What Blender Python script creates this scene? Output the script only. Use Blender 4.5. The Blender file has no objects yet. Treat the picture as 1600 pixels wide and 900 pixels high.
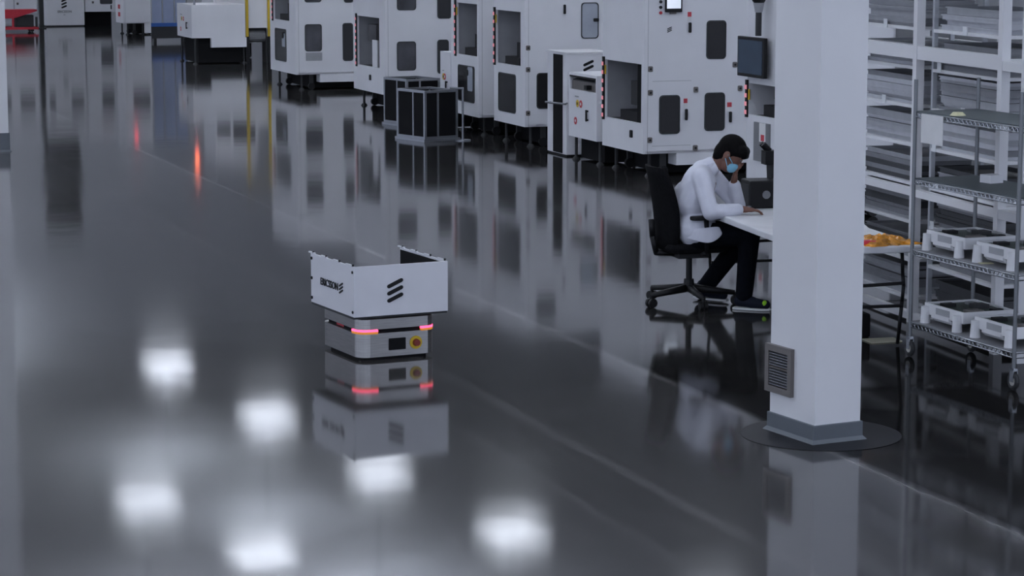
import bpy, bmesh, math, random
from mathutils import Vector, Matrix
random.seed(7)
SC = bpy.context.scene
COL = SC.collection
R = math.radians

# ------------------------------------------------------------------ camera
HC = 2.75
cam_d = bpy.data.cameras.new('camera'); cam = bpy.data.objects.new('camera', cam_d); COL.objects.link(cam)
cam_d.sensor_width = 36; cam_d.lens = 3850 / 1600 * 36; cam_d.clip_end = 300
cam.location = (0, 0, HC)
cam.rotation_euler = (R(90) - math.atan(580 / 3850), 0, 0)
SC.camera = cam
# ------------------------------------------------------------------ world, exposure
w = bpy.data.worlds.new('world'); SC.world = w; w.use_nodes = True
bg = w.node_tree.nodes['Background']
bg.inputs['Color'].default_value = (.68, .77, 1.0, 1); bg.inputs['Strength'].default_value = .95
vs = SC.view_settings
vs.view_transform = 'Standard'; vs.look = 'None'; vs.exposure = 0.72; vs.gamma = 1; vs.use_curve_mapping = False
SC.cycles.use_denoising = True
SC.cycles.max_bounces = 8
LAMP = 4.4; UPL = 25.0

# ------------------------------------------------------------------ materials
MATS = {}
def mat(name, col, rough=.5, metal=0, var=.06, scale=6, emit=None, estr=1, spec=.5, trans=0, bump=0, aniso=None):
    if name in MATS: return MATS[name]
    m = bpy.data.materials.new(name); m.use_nodes = True
    nt = m.node_tree; b = nt.nodes['Principled BSDF']
    b.inputs['Roughness'].default_value = rough; b.inputs['Metallic'].default_value = metal
    b.inputs['Specular IOR Level'].default_value = spec
    if trans: b.inputs['Transmission Weight'].default_value = trans
    tc = nt.nodes.new('ShaderNodeTexCoord')
    n = nt.nodes.new('ShaderNodeTexNoise'); n.inputs['Scale'].default_value = scale; n.inputs['Detail'].default_value = 4
    src = tc.outputs['Object']
    if aniso:
        mp = nt.nodes.new('ShaderNodeMapping'); mp.inputs['Scale'].default_value = aniso
        nt.links.new(src, mp.inputs['Vector']); src = mp.outputs['Vector']
    nt.links.new(src, n.inputs['Vector'])
    r = nt.nodes.new('ShaderNodeValToRGB')
    r.color_ramp.elements[0].position = .3; r.color_ramp.elements[1].position = .7
    r.color_ramp.elements[0].color = tuple(max(0, c * (1 - var)) for c in col) + (1,)
    r.color_ramp.elements[1].color = tuple(min(1, c * (1 + var)) for c in col) + (1,)
    nt.links.new(n.outputs['Fac'], r.inputs['Fac']); nt.links.new(r.outputs['Color'], b.inputs['Base Color'])
    if bump:
        bp = nt.nodes.new('ShaderNodeBump'); bp.inputs['Strength'].default_value = bump; bp.inputs['Distance'].default_value = .01
        nt.links.new(n.outputs['Fac'], bp.inputs['Height']); nt.links.new(bp.outputs['Normal'], b.inputs['Normal'])
    if emit:
        b.inputs['Emission Color'].default_value = tuple(emit) + (1,); b.inputs['Emission Strength'].default_value = estr
    MATS[name] = m
    return m
WHITE = mat('white powder coat', (.79, .79, .81), .42, var=.03, scale=2)
WHITE2 = mat('white paint', (.74, .74, .75), .6, var=.025, scale=1.5)
WALLM = mat('far wall paint', (.72, .73, .75), .7, var=.05, scale=.3)
CEILM = mat('roof deck', (.74, .75, .77), .7, var=.08, scale=.4)
GREY = mat('grey panel', (.22, .225, .235), .5)
MGREY = mat('mid grey panel', (.36, .365, .38), .5)
DGREY = mat('dark grey', (.035, .036, .038), .55, spec=.3)
INNER = mat('machine inner lining', (.10, .10, .105), .6, var=.35, scale=3)
BLACK = mat('black plastic', (.008, .008, .009), .5, spec=.3)
MATTE = mat('matt black panel', (.006, .006, .007), .8, spec=.2)
GLASSD = mat('tinted window glass', (.016, .015, .016), .15, spec=.22)
GLASSG = mat('grey window glass', (.085, .085, .095), .2, var=.3, scale=3, spec=.25)
GLASSL = mat('pale window glass', (.36, .39, .44), .15, var=.12, scale=4)
GASK = mat('rubber gasket', (.03, .035, .036), .6)
RED = mat('red enamel', (.55, .02, .04), .4)
REDS = mat('red sign', (.6, .06, .08), .5)
PINK = mat('red marker', (.85, .30, .34), .5, emit=(1, .36, .42), estr=.2)
YEL = mat('yellow enamel', (.62, .42, .02), .4)
ALU = mat('aluminium profile', (.30, .31, .33), .38, .8)
STEEL = mat('brushed steel', (.40, .39, .38), .28, .95, var=.15, scale=4, aniso=(2, 2, 60))
CHROME = mat('chrome wire', (.55, .57, .6), .25, .9)
BASEB = mat('grey vinyl base', (.115, .13, .145), .45)
VENT = mat('vent metal', (.17, .155, .145), .45, .3)
VENTD = mat('vent dark slot', (.03, .028, .027), .7)
UPM = mat('added uplight glow', (.9, .9, .9), .5, emit=(.79, .86, 1), estr=UPL)
LAMPM = mat('lamp lens', (.9, .9, .9), .5, emit=(.82, .88, 1), estr=LAMP)
SCREEN = mat('screen blue grey', (.05, .075, .11), .12)
SCREENW = mat('lit tablet screen', (.7, .74, .8), .3, emit=(.8, .87, 1), estr=.35)
PAPER = mat('paper', (.78, .78, .77), .8)
TABLEM = mat('table laminate', (.72, .72, .74), .45)
BLUE = mat('blue strip', (.02, .1, .36), .4)
BLUEG = mat('bluish glass', (.22, .26, .38), .2, var=.25, scale=1.2)

# floor: polished concrete, two pours either side of a joint, faint lines along the joint direction
def floor_mat():
    m = bpy.data.materials.new('polished concrete'); m.use_nodes = True; nt = m.node_tree
    b = nt.nodes['Principled BSDF']; N = nt.nodes.new; L = nt.links.new
    tc = N('ShaderNodeTexCoord')
    sep = N('ShaderNodeSeparateXYZ'); L(tc.outputs['Object'], sep.inputs[0])
    n1 = N('ShaderNodeTexNoise'); n1.inputs['Scale'].default_value = .35; n1.inputs['Detail'].default_value = 6; n1.inputs['Roughness'].default_value = .6
    L(tc.outputs['Object'], n1.inputs['Vector'])
    n2 = N('ShaderNodeTexNoise'); n2.inputs['Scale'].default_value = 3.0; n2.inputs['Detail'].default_value = 5
    L(tc.outputs['Object'], n2.inputs['Vector'])
    n4 = N('ShaderNodeTexNoise'); n4.inputs['Scale'].default_value = .25; n4.inputs['Detail'].default_value = 0
    L(tc.outputs['Object'], n4.inputs['Vector'])
    def math_(op, a, b_=None, clamp=False):
        k = N('ShaderNodeMath'); k.operation = op; k.use_clamp = clamp
        for i, v in enumerate((a, b_)):
            if v is None: continue
            if isinstance(v, (int, float)): k.inputs[i].default_value = v
            else: L(v, k.inputs[i])
        return k.outputs[0]
    # wobble the joint slightly
    xw = math_('ADD', sep.outputs['X'], math_('MULTIPLY', math_('SUBTRACT', n2.outputs['Fac'], .5), .05))
    def mr(v, a, b_, c, d):
        k = N('ShaderNodeMapRange'); L(v, k.inputs[0]) if not isinstance(v, float) else None
        for i, q in enumerate((a, b_, c, d)): k.inputs[1 + i].default_value = q
        return k.outputs[0]
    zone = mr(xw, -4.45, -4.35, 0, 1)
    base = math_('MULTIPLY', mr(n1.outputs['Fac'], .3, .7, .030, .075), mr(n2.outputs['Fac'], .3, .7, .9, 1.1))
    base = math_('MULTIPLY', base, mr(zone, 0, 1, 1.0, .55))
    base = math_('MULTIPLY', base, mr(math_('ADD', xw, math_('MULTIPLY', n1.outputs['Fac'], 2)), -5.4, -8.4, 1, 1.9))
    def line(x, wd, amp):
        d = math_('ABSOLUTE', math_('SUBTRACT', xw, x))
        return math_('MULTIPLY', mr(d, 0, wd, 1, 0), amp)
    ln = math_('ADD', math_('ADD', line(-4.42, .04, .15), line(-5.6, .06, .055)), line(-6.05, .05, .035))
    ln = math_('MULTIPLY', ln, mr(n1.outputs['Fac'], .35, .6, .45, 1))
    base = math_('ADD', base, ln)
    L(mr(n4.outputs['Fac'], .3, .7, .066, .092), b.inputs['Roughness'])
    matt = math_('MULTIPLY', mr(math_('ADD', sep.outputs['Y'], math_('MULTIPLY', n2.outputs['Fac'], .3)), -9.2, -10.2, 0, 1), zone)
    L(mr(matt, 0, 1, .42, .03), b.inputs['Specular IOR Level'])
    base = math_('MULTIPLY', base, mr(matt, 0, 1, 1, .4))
    c = N('ShaderNodeCombineColor')
    L(math_('MULTIPLY', base, 1.03), c.inputs[0]); L(math_('MULTIPLY', base, .99), c.inputs[1]); L(math_('MULTIPLY', base, .98), c.inputs[2])
    L(c.outputs[0], b.inputs['Base Color'])
    b.inputs['IOR'].default_value = 1.5
    n3 = N('ShaderNodeTexNoise'); n3.inputs['Scale'].default_value = 1.3; n3.inputs['Detail'].default_value = 2
    L(tc.outputs['Object'], n3.inputs['Vector'])
    bp = N('ShaderNodeBump'); bp.inputs['Strength'].default_value = .05; bp.inputs['Distance'].default_value = .02
    L(n3.outputs['Fac'], bp.inputs['Height']); L(bp.outputs['Normal'], b.inputs['Normal'])
    return m

# ------------------------------------------------------------------ mesh helpers
class MB:
    def __init__(s): s.v = []; s.f = []
    def add(s, vs, fs):
        o = len(s.v); s.v += [tuple(v) for v in vs]; s.f += [tuple(i + o for i in f) for f in fs]; return s
    def box(s, x0, y0, z0, x1, y1, z1):
        x0, x1 = sorted((x0, x1)); y0, y1 = sorted((y0, y1)); z0, z1 = sorted((z0, z1))
        return s.add([(x0, y0, z0), (x1, y0, z0), (x1, y1, z0), (x0, y1, z0), (x0, y0, z1), (x1, y0, z1), (x1, y1, z1), (x0, y1, z1)],
                     [(0, 3, 2, 1), (4, 5, 6, 7), (0, 1, 5, 4), (1, 2, 6, 5), (2, 3, 7, 6), (3, 0, 4, 7)])
    def prism(s, pts, d):
        n = len(pts); d = Vector(d); a = [Vector(p) for p in pts]
        vs = a + [p + d for p in a]
        return s.add(vs, [tuple(reversed(range(n))), tuple(range(n, 2 * n))] + [(i, (i + 1) % n, n + (i + 1) % n, n + i) for i in range(n)])
    def ring(s, po, pi, d):
        n = len(po); d = Vector(d); o = [Vector(p) for p in po]; i_ = [Vector(p) for p in pi]
        vs = o + i_ + [p + d for p in o] + [p + d for p in i_]
        fs = []
        for k in range(n):
            q = (k + 1) % n
            fs += [(k, q, n + q, n + k), (2 * n + k, 3 * n + k, 3 * n + q, 2 * n + q), (k, 2 * n + k, 2 * n + q, q), (n + k, n + q, 3 * n + q, 3 * n + k)]
        return s.add(vs, fs)
    def tube(s, p0, p1, r0, r1=None, n=12):
        r1 = r0 if r1 is None else r1
        p0 = Vector(p0); p1 = Vector(p1); d = (p1 - p0)
        z = d.normalized(); x = z.orthogonal().normalized(); y = z.cross(x)
        c = [(math.cos(2 * math.pi * k / n), math.sin(2 * math.pi * k / n)) for k in range(n)]
        vs = [p0 + (x * a + y * b) * r0 for a, b in c] + [p1 + (x * a + y * b) * r1 for a, b in c]
        return s.add(vs, [tuple(reversed(range(n))), tuple(range(n, 2 * n))] + [(i, (i + 1) % n, n + (i + 1) % n, n + i) for i in range(n)])
    def path(s, pts, r, n=8):
        for a, b in zip(pts[:-1], pts[1:]): s.tube(a, b, r, r, n)
        for p in pts[1:-1]: s.ball(p, (r, r, r), 8, 5)
        return s
    def ball(s, c, r, nu=14, nv=9, M=None):
        c = Vector(c); vs = []; fs = []
        if not hasattr(r, '__len__'): r = (r, r, r)
        def pt(a, b):
            v = Vector((math.cos(b) * math.cos(a) * r[0], math.cos(b) * math.sin(a) * r[1], math.sin(b) * r[2]))
            return c + ((M @ v) if M else v)
        vs.append(pt(0, -math.pi / 2))
        for j in range(1, nv):
            for i in range(nu): vs.append(pt(2 * math.pi * i / nu, -math.pi / 2 + math.pi * j / nv))
        vs.append(pt(0, math.pi / 2)); top = len(vs) - 1
        for i in range(nu):
            q = (i + 1) % nu
            fs.append((0, 1 + q, 1 + i))
            for j in range(nv - 2): fs.append((1 + j * nu + i, 1 + j * nu + q, 1 + (j + 1) * nu + q, 1 + (j + 1) * nu + i))
            fs.append((top, 1 + (nv - 2) * nu + i, 1 + (nv - 2) * nu + q))
        return s.add(vs, fs)
    def capsule(s, p0, p1, r0, r1, n=14):
        s.tube(p0, p1, r0, r1, n); s.ball(p0, r0 * 1.003); s.ball(p1, r1 * 1.003); return s
    def torus(s, c, R_, r, axis=(0, 1, 0), n=18, m=8):
        z = Vector(axis).normalized(); x = z.orthogonal().normalized(); y = z.cross(x); c = Vector(c); vs = []; fs = []
        for i in range(n):
            a = 2 * math.pi * i / n; d = x * math.cos(a) + y * math.sin(a)
            for j in range(m):
                b = 2 * math.pi * j / m; vs.append(c + d * (R_ + r * math.cos(b)) + z * r * math.sin(b))
        for i in range(n):
            for j in range(m):
                fs.append((i * m + j, ((i + 1) % n) * m + j, ((i + 1) % n) * m + (j + 1) % m, i * m + (j + 1) % m))
        return s.add(vs, fs)
    def mesh(s, name, m, smooth=False):
        me = bpy.data.meshes.new(name); me.from_pydata(s.v, [], s.f); me.materials.append(m)
        bm = bmesh.new(); bm.from_mesh(me); bmesh.ops.recalc_face_normals(bm, faces=bm.faces); bm.to_mesh(me); bm.free()
        if smooth:
            for p in me.polygons: p.use_smooth = True
        return me
    def build(s, name, m, parent=None, smooth=False, bevel=0, loc=None, rotz=None):
        o = bpy.data.objects.new(name, s.mesh(name, m, smooth)); COL.objects.link(o)
        if parent is not None: o.parent = parent
        if loc is not None: o.location = loc
        if rotz is not None: o.rotation_euler = (0, 0, R(rotz))
        if bevel:
            md = o.modifiers.new('bevel', 'BEVEL'); md.width = bevel; md.segments = 2; md.limit_method = 'ANGLE'; md.angle_limit = R(50)
        return o
def link(name, me, parent=None, loc=None, rot=None):
    o = bpy.data.objects.new(name, me); COL.objects.link(o)
    if parent is not None: o.parent = parent
    if loc is not None: o.location = loc
    if rot is not None: o.rotation_euler = rot
    return o
def tag(o, label, cat, group=None):
    o['label'] = label; o['category'] = cat
    if group: o['group'] = group
    return o
def struct(o, label=None):
    o['kind'] = 'structure'
    if label: o['label'] = label
    return o
def thing(name, label, cat, loc=(0, 0, 0), rotz=0, group=None):
    o = bpy.data.objects.new(name, None); COL.objects.link(o); o.empty_display_size = .1
    o.location = loc; o.rotation_euler = (0, 0, R(rotz)); return tag(o, label, cat, group)
def rrect(x0, z0, x1, z1, r, seg=4):
    x0, x1 = sorted((x0, x1)); z0, z1 = sorted((z0, z1)); out = []
    r = min(r, (x1 - x0) / 2.01, (z1 - z0) / 2.01)
    for cx, cz, a0 in ((x1 - r, z1 - r, 0), (x0 + r, z1 - r, 90), (x0 + r, z0 + r, 180), (x1 - r, z0 + r, 270)):
        for k in range(seg + 1):
            a = R(a0 + 90 * k / seg); out.append((cx + r * math.cos(a), cz + r * math.sin(a)))
    return out
# plane A: local X = const facing -X; plane B: local Y = const facing -Y. 'off' is the distance outwards
def PL(plane, a, z, off, base=0.0):
    return (base - off, a, z) if plane == 'A' else (a, base - off, z)
def plate(mb, plane, pts, o0, o1, base=0.0):
    d = (-(o1 - o0), 0, 0) if plane == 'A' else (0, -(o1 - o0), 0)
    return mb.prism([PL(plane, a, z, o0, base) for a, z in pts], d)
def hole_panel(mb, plane, a0, a1, z0, z1, t, holes, base=0.0):
    aa = sorted({a0, a1} | {h[i] for h in holes for i in (0, 1)}); zz = sorted({z0, z1} | {h[i] for h in holes for i in (2, 3)})
    for i in range(len(aa) - 1):
        for j in range(len(zz) - 1):
            ca, cz = (aa[i] + aa[i + 1]) / 2, (zz[j] + zz[j + 1]) / 2
            if any(h[0] < ca < h[1] and h[2] < cz < h[3] for h in holes): continue
            p = [(aa[i], zz[j]), (aa[i + 1], zz[j]), (aa[i + 1], zz[j + 1]), (aa[i], zz[j + 1])]
            plate(mb, plane, p, -t, 0, base)
def window(root, plane, rect, m=None, base=0.0, rad=.035, handle=False):
    a0, a1, z0, z1 = rect
    pane = plate(MB(), plane, rrect(a0 + .008, z0 + .008, a1 - .008, z1 - .008, rad), -.004, .003, base).build('window_pane', m or GLASSD, root)
    d = (-.012, 0, 0) if plane == 'A' else (0, -.012, 0)
    po = [PL(plane, a, z, -.004, base) for a, z in rrect(a0, z0, a1, z1, rad + .006)]
    pi = [PL(plane, a, z, -.004, base) for a, z in rrect(a0 + .012, z0 + .012, a1 - .012, z1 - .012, rad)]
    MB().ring(po, pi, d).build('gasket', GASK, pane)
    return pane
def latch(root, plane, a, z, base=0.0):
    o = plate(MB(), plane, rrect(a - .026, z - .03, a + .026, z + .03, .012), 0, .012, base)
    q = plate(MB(), plane, [(a + .012 * math.cos(k * .785), z + .012 * math.sin(k * .785)) for k in range(8)], .012, .02, base)
    b = o.build('latch', VENT, root); q.build('latch_button', BLACK, b)
def sign(root, plane, a0, a1, z0, z1, base=0.0, m=None, name='warning_sign', off=.004):
    return plate(MB(), plane, [(a0, z0), (a1, z0), (a1, z1), (a0, z1)], 0, off, base).build(name, m or REDS, root)
def handle(root, plane, a, z0, z1, base=0.0):
    mb = MB(); plate(mb, plane, rrect(a - .014, z0, a + .014, z1, .012), .018, .032, base)
    for z in (z0 + .015, z1 - .015): plate(mb, plane, rrect(a - .008, z - .01, a + .008, z + .01, .004), 0, .02, base)
    return mb.build('handle', BLACK, root)
def bars_logo(root, plane, a, z, wd, ht, base=0.0, m=None, n=3, flip=1, off=.004):
    """three slanted bars"""
    step = ht / 3.0
    for k in range(n):
        zc = z + step * k; s = wd * .42 * .5; t = step * .27; pts = []
        p0 = Vector((a - wd / 2 * flip, zc - s)); p1 = Vector((a + wd / 2 * flip, zc + s)); d = (p1 - p0).normalized(); q = Vector((-d.y, d.x))
        for c, a0 in ((p1, -90), (p0, 90)):
            for j in range(5):
                an = R(a0 + 180 * j / 4); pts.append(c + d * math.cos(an) * t + q * math.sin(an) * t)
        plate(MB(), plane, [(p.x, p.y) for p in pts], 0, off, base).build('logo_bar', m or BLACK, root)
def text(root, s, plane, a, z, size, base=0.0, m=None, name='lettering', flipA=True, bold=.012):
    cu = bpy.data.curves.new('t', 'FONT'); cu.body = s; cu.size = size; cu.extrude = .002; cu.align_x = 'CENTER'; cu.align_y = 'CENTER'; cu.offset = bold * size; cu.resolution_u = 3
    ob = bpy.data.objects.new('t', cu); COL.objects.link(ob)
    dg = bpy.context.evaluated_depsgraph_get(); me = bpy.data.meshes.new_from_object(ob.evaluated_get(dg))
    bpy.data.objects.remove(ob); me.materials.clear(); me.materials.append(m or BLACK)
    o = link(name, me, root)
    if plane == 'A': o.rotation_euler = (R(90), 0, R(-90)); o.location = (base - .003, a, z)
    else: o.rotation_euler = (R(90), 0, 0); o.location = (a, base - .003, z)
    return o

# ------------------------------------------------------------------ hall frame: X into the row of machines, Y along it
ROT = 20.0
HO = Vector((1.397, 26.156, 0)); HV = Vector((math.cos(R(ROT)), math.sin(R(ROT)), 0)); HU = Vector((-math.sin(R(ROT)), math.cos(R(ROT)), 0))
def H(x, y, z=0): return HO + HV * x + HU * y + Vector((0, 0, z))

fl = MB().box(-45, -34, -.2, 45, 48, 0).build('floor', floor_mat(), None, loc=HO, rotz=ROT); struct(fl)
struct(MB().box(-45, -34, 9.6, 45, 48, 9.8).build('ceiling', CEILM, None, loc=HO, rotz=ROT))
struct(MB().box(-45, 48, 0, 45, 48.2, 9.6).build('wall_back', WALLM, None, loc=HO, rotz=ROT))
struct(MB().box(24, -34, 0, 24.2, 48, 9.6).build('wall_right', WALLM, None, loc=HO, rotz=ROT))

# ceiling lamps, square high bays: first list mirrored in the floor, rest added
lamp_spots = [(-8.0, 56.1), (-5.1, 50.2), (-2.5, 45.1), (0, 40.5), (-6.5, 42.8), (-4.1, 39.2)]
lamp_spots += [(x, y) for y in (3, 9.5, 16, 22.5, 29) for x in (-13, -6.5, 0, 6.5, 13)] + [(x, y) for y in (46, 54) for x in (-20, -27)] + [(x, y) for y in (34, 42) for x in (15, 21)] + [(x, y) for y in (62, 70) for x in (-16, -22)] + [(x, y) for y in (36, 46, 54) for x in (-17,)] + [(x, 35.6) for x in (-8, -2.5, 3, 8.5)] + [(-18, 30), (-18, 23)]  # unseen lamps added to brighten the hall, far machines and back wall
lens_me = None
for i, (x, y) in enumerate(lamp_spots):
    t = thing('high_bay_lamp', 'square white high bay lamp under the roof deck', 'lamp', (x, y, 7.5), 27, 'high bay lamps under the roof')
    MB().box(-.55, -.55, .02, .55, .55, .1).box(-.12, -.12, .1, .12, .12, .22).build('housing', WHITE, t)
    MB().tube((0, 0, .1), (0, 0, 2.1), .02).build('hanger', ALU, t)
    MB().box(-.5, -.5, .1, .5, -.14, .12).box(-.5, .14, .1, .5, .5, .12).build('added_uplight', UPM, t)  # glowing panels added on top of each lamp to brighten the roof deck
    MB().box(-.5, -.5, 0, .5, .5, .02).build('lens', LAMPM, t)

# ------------------------------------------------------------------ columns
def column(loc, rot, sx, sy, bh, label, vent=None):
    t = thing('column', label, 'column', loc, rot)
    MB().box(0, 0, bh, sx, sy, 9.6).build('shaft', WHITE2, t)
    mb = MB().box(-.012, -.012, 0, sx + .012, sy + .012, bh)
    b = mb.build('base_trim', BASEB, t, bevel=.004)
    mb = MB()
    po = [(-.03, -.03, 0), (sx + .03, -.03, 0), (sx + .03, sy + .03, 0), (-.03, sy + .03, 0)]
    pi = [(-.012, -.012, .022), (sx + .012, -.012, .022), (sx + .012, sy + .012, .022), (-.012, sy + .012, .022)]
    for k in range(4):
        q = (k + 1) % 4; mb.add([po[k], po[q], pi[q], pi[k]], [(0, 1, 2, 3)])
    mb.build('base_toe', BASEB, b)
    return t
c1 = column((1.593, 12.726, 0), 27, .29, .43, .1, 'white square column with a wall grille near its foot')
g = thing('air_grille', 'brown metal air grille set low on the white column', 'grille', (1.593, 12.726, 0), 27)
MB().ring([PL('A', a, z, 0) for a, z in ((.20, .215), (.455, .215), (.455, .475), (.20, .475))], [PL('A', a, z, 0) for a, z in ((.235, .25), (.42, .25), (.42, .44), (.235, .44))], (-.022, 0, 0)).build('frame', VENT, g)
MB().box(-.003, .235, .25, -.001, .42, .44).build('back_plate', VENTD, g)
for k in range(12):
    z = .258 + k * .0152
    MB().prism([(-.003, .236, z + .008), (-.018, .236, z), (-.018, .236, z + .003), (-.003, .236, z + .011)], (0, .183, 0)).build('louvre', ALU if k != 6 else VENT, g)
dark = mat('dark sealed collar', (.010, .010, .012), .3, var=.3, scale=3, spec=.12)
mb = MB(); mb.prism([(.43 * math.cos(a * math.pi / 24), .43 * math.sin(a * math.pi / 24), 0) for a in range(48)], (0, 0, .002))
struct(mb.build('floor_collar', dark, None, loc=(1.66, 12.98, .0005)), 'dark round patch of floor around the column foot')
column(H(-6.33, 5.3), 20, .43, .43, .22, 'white column cut by the left edge of the picture')

# ------------------------------------------------------------------ machines in the row
def feet(root, spots, zb, casters=True):
    for x, y in spots:
        MB().tube((x, y, zb), (x, y, .03), .018).tube((x, y, 0), (x, y, .03), .05, .03).build('levelling_foot', DGREY, root)
        if casters:
            c = MB().box(x + .13, y - .02, .1, x + .19, y + .02, zb).build('caster_fork', DGREY, root)
            MB().tube((x + .16, y - .025, .055), (x + .16, y + .025, .055), .055, n=16).build('wheel', BLACK, c)
def machine(Y0, label, wA=1.16, d=1.55, Ht=2.3, zb=.25, opening=None, awins=(), bwins=(), latches=(), handles=(), signs=(), skirt=None, lock=None, content=0, X0=0.0, name='assembly_machine', strip=None):
    t = thing(name, label, 'machine', H(X0, Y0), ROT)
    holes = [opening] if opening else []
    body = MB()
    hole_panel(body, 'A', 0, wA, zb, Ht, .03, holes)
    hole_panel(body, 'B', .03, d, zb, Ht, .03, [])
    body.box(.03, wA - .03, zb, d, wA, Ht).box(d - .03, .0, zb, d, wA - .03, Ht)
    body.box(.03, 0, Ht - .03, d, wA - .03, Ht).box(.03, 0, zb, d, wA - .03, zb + .03)
    if skirt: body.box(skirt[0], 0, skirt[2], skirt[1], .03, zb).box(skirt[0], .03, skirt[2], skirt[0] + .03, wA, zb)
    body.build('body', WHITE, t)
    # panel seams
    sm = MB()
    for x in (.045,): plate(sm, 'B', [(x, zb), (x + .004, zb), (x + .004, Ht), (x, Ht)], 0, .0015)
    sm.build('panel_seam', MGREY, t)
    if opening:
        y0, y1, z0, z1 = opening
        MB().box(.55, y0 - .03, z0 - .02, .57, y1 + .03, z1 + .1).build('inner_panel', INNER, t)
        MB().box(.03, y1 + .02, z0 - .02, .55, y1 + .03, z1 + .1).build('inner_side', MGREY, t)
        MB().box(.03, y0 - .03, z0 - .04, .6, y1 + .03, z0 - .01).build('work_plate', DGREY, t)
        MB().box(.04, y0 - .03, z1 + .08, .6, y1 + .03, z1 + .11).build('inner_hood', GREY, t)
        w_ = y1 - y0
        if content == 0:
            MB().box(.08, y0 + .25 * w_, z0 - .01, .4, y0 + .75 * w_, z0 + .10).build('fixture', BLACK, t)
            MB().box(.12, y0 + .4 * w_, z0 - .01, .45, y0 + .8 * w_, z0 + .07).tube((.3, y0 + .5 * w_, z0), (.3, y0 + .5 * w_, z0 + .3), .05).build('press_head', DGREY, t)
            MB().box(.05, y0 - .01, z0, .08, y0 + .22 * w_, z1).build('inner_door', MATTE, t)
            MB().box(.14, y0 + .3 * w_, z0 + .16, .4, y0 + .6 * w_, z0 + .42).build('carriage', DGREY, t)
        elif content == 1:
            MB().box(.06, y0 + .28 * w_, z0 - .01, .09, y0 + .5 * w_, z0 + .38).build('white_guide', WHITE, t)
            MB().box(.06, y0, z0, .09, y0 + .22 * w_, z1).build('inner_door', MATTE, t)
            MB().box(.12, y0 + .5 * w_, z0 + .5 * (z1 - z0), .4, y1 - .15, z1 - .12).build('carriage', INNER, t)
        else:
            MB().box(.06, y0 + .2, z0 - .01, .4, y0 + .8 * w_, z0 + .09).build('fixture', BLACK, t)
            MB().box(.1, y0 + .15, z0 + .09, .4, y0 + .45 * w_, z0 + .27).build('press_head', BLACK, t)
            MB().box(.05, y0 - .01, z0, .07, y0 + .08 * w_, z1).build('inner_door', MATTE, t)
            MB().box(.35, y0 + .5 * w_, z0 + .3, .54, y1 - .08, z1 + .05).build('light_panel', MGREY, t)
        # guard strip with red markers on the far edge of the opening
        s = MB().box(-.02, y1 + .005, z0 - .03, .0, y1 + .045, z1 + .03).build('guard_strip', BLACK, t)
        nz = max(4, int((z1 - z0) / .085)); me = MB().box(-.006, -.021, -.02, 0, .021, .02).mesh('red_marker', PINK)
        for k in range(nz): link('red_marker', me, s, (-.02, y1 + .025, z0 + .02 + k * (z1 - z0 - .02) / (nz - .5)))
        if content != 1:
            MB().box(-.01, y1 - .03, z1 - .16, .0, y1 - .005, z1 - .06).build('yellow_tag', YEL, t)
    for r in awins: window(t, 'A', r[:4], r[4] if len(r) > 4 else GLASSD)
    for r in bwins: window(t, 'B', r[:4], r[4] if len(r) > 4 else GLASSD)
    for a, z in latches: latch(t, 'B', a, z)
    for a, z0, z1 in handles: handle(t, 'B', a, z0, z1)
    for a0, a1, z0, z1 in signs:
        s = sign(t, 'B', a0, a1, (z0 + z1) / 2, z1); sign(t, 'B', a0, a1, z0, (z0 + z1) / 2, m=PAPER, name='sign_text_field')
    if lock:
        l = plate(MB(), 'A', rrect(lock[0] - .03, lock[1] - .04, lock[0] + .03, lock[1] + .04, .012), 0, .015).build('door_lock', BLACK, t)
    MB().box(.32, .22, .02, d - .05, wA - .05, zb).build('added_shade_block', MATTE, t)  # black block added so the gap under the machine stays dark like deep shade
    fs = [(.12, .12), (d - .3, .12), (.12, wA - .12), (d - .3, wA - .12)]
    feet(t, fs, zb)
    return t
MR = machine(0, 'white machine behind the seated person, with three dark windows and a small lit tablet', wA=1.16, d=1.6, opening=(.065, 1.085, .57, 1.2),
    bwins=[(.179, .421, .456, .872), (.708, .947, .475, .887), (.721, .952, 1.244, 1.657), (.2, .44, 1.95, 2.2, GLASSG)],
    latches=[(.073, 1.153), (.075, .902), (.073, .398), (.603, .923), (.603, .299), (1.058, 1.18), (1.126, 1.18), (1.123, .925)],
    handles=[(.487, .60, .722), (1.006, .562, .68), (.52, 1.531, 1.64)], signs=[(.464, .506, .734, .831), (.975, 1.027, .679, .777), (.50, .542, 1.65, 1.75)],
    skirt=(.386, 1.5, .12), lock=(.32, .442))
tb = plate(MB(), 'B', rrect(.228, 1.75, .422, 2.02, .012), .02, .035).build('tablet_bezel', BLACK, MR)
plate(MB(), 'B', [(.245, 1.79), (.405, 1.79), (.405, 2.0), (.245, 2.0)], .035, .037).build('tablet_screen', SCREENW, tb)
plate(MB(), 'B', [(.29, 1.73), (.36, 1.73), (.36, 1.78), (.29, 1.78)], 0, .02).build('tablet_bracket', VENT, MR)
for k, m in enumerate((REDS, BLACK, DGREY, BLACK)):
    plate(MB(), 'B', [(.185 + .017 * math.cos(j * .785), 1.745 + .058 * k + .017 * math.sin(j * .785)) for j in range(8)], 0, .015).build('push_button', m, MR)
bars_logo(MR, 'B', .291, 1.55, .045, .05)
for z in (1.02, .33):
    plate(MB(), 'B', [(.1, z), (.55, z), (.55, z + .004), (.1, z + .004)], 0, .0015).build('panel_seam', MGREY, MR)

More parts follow.
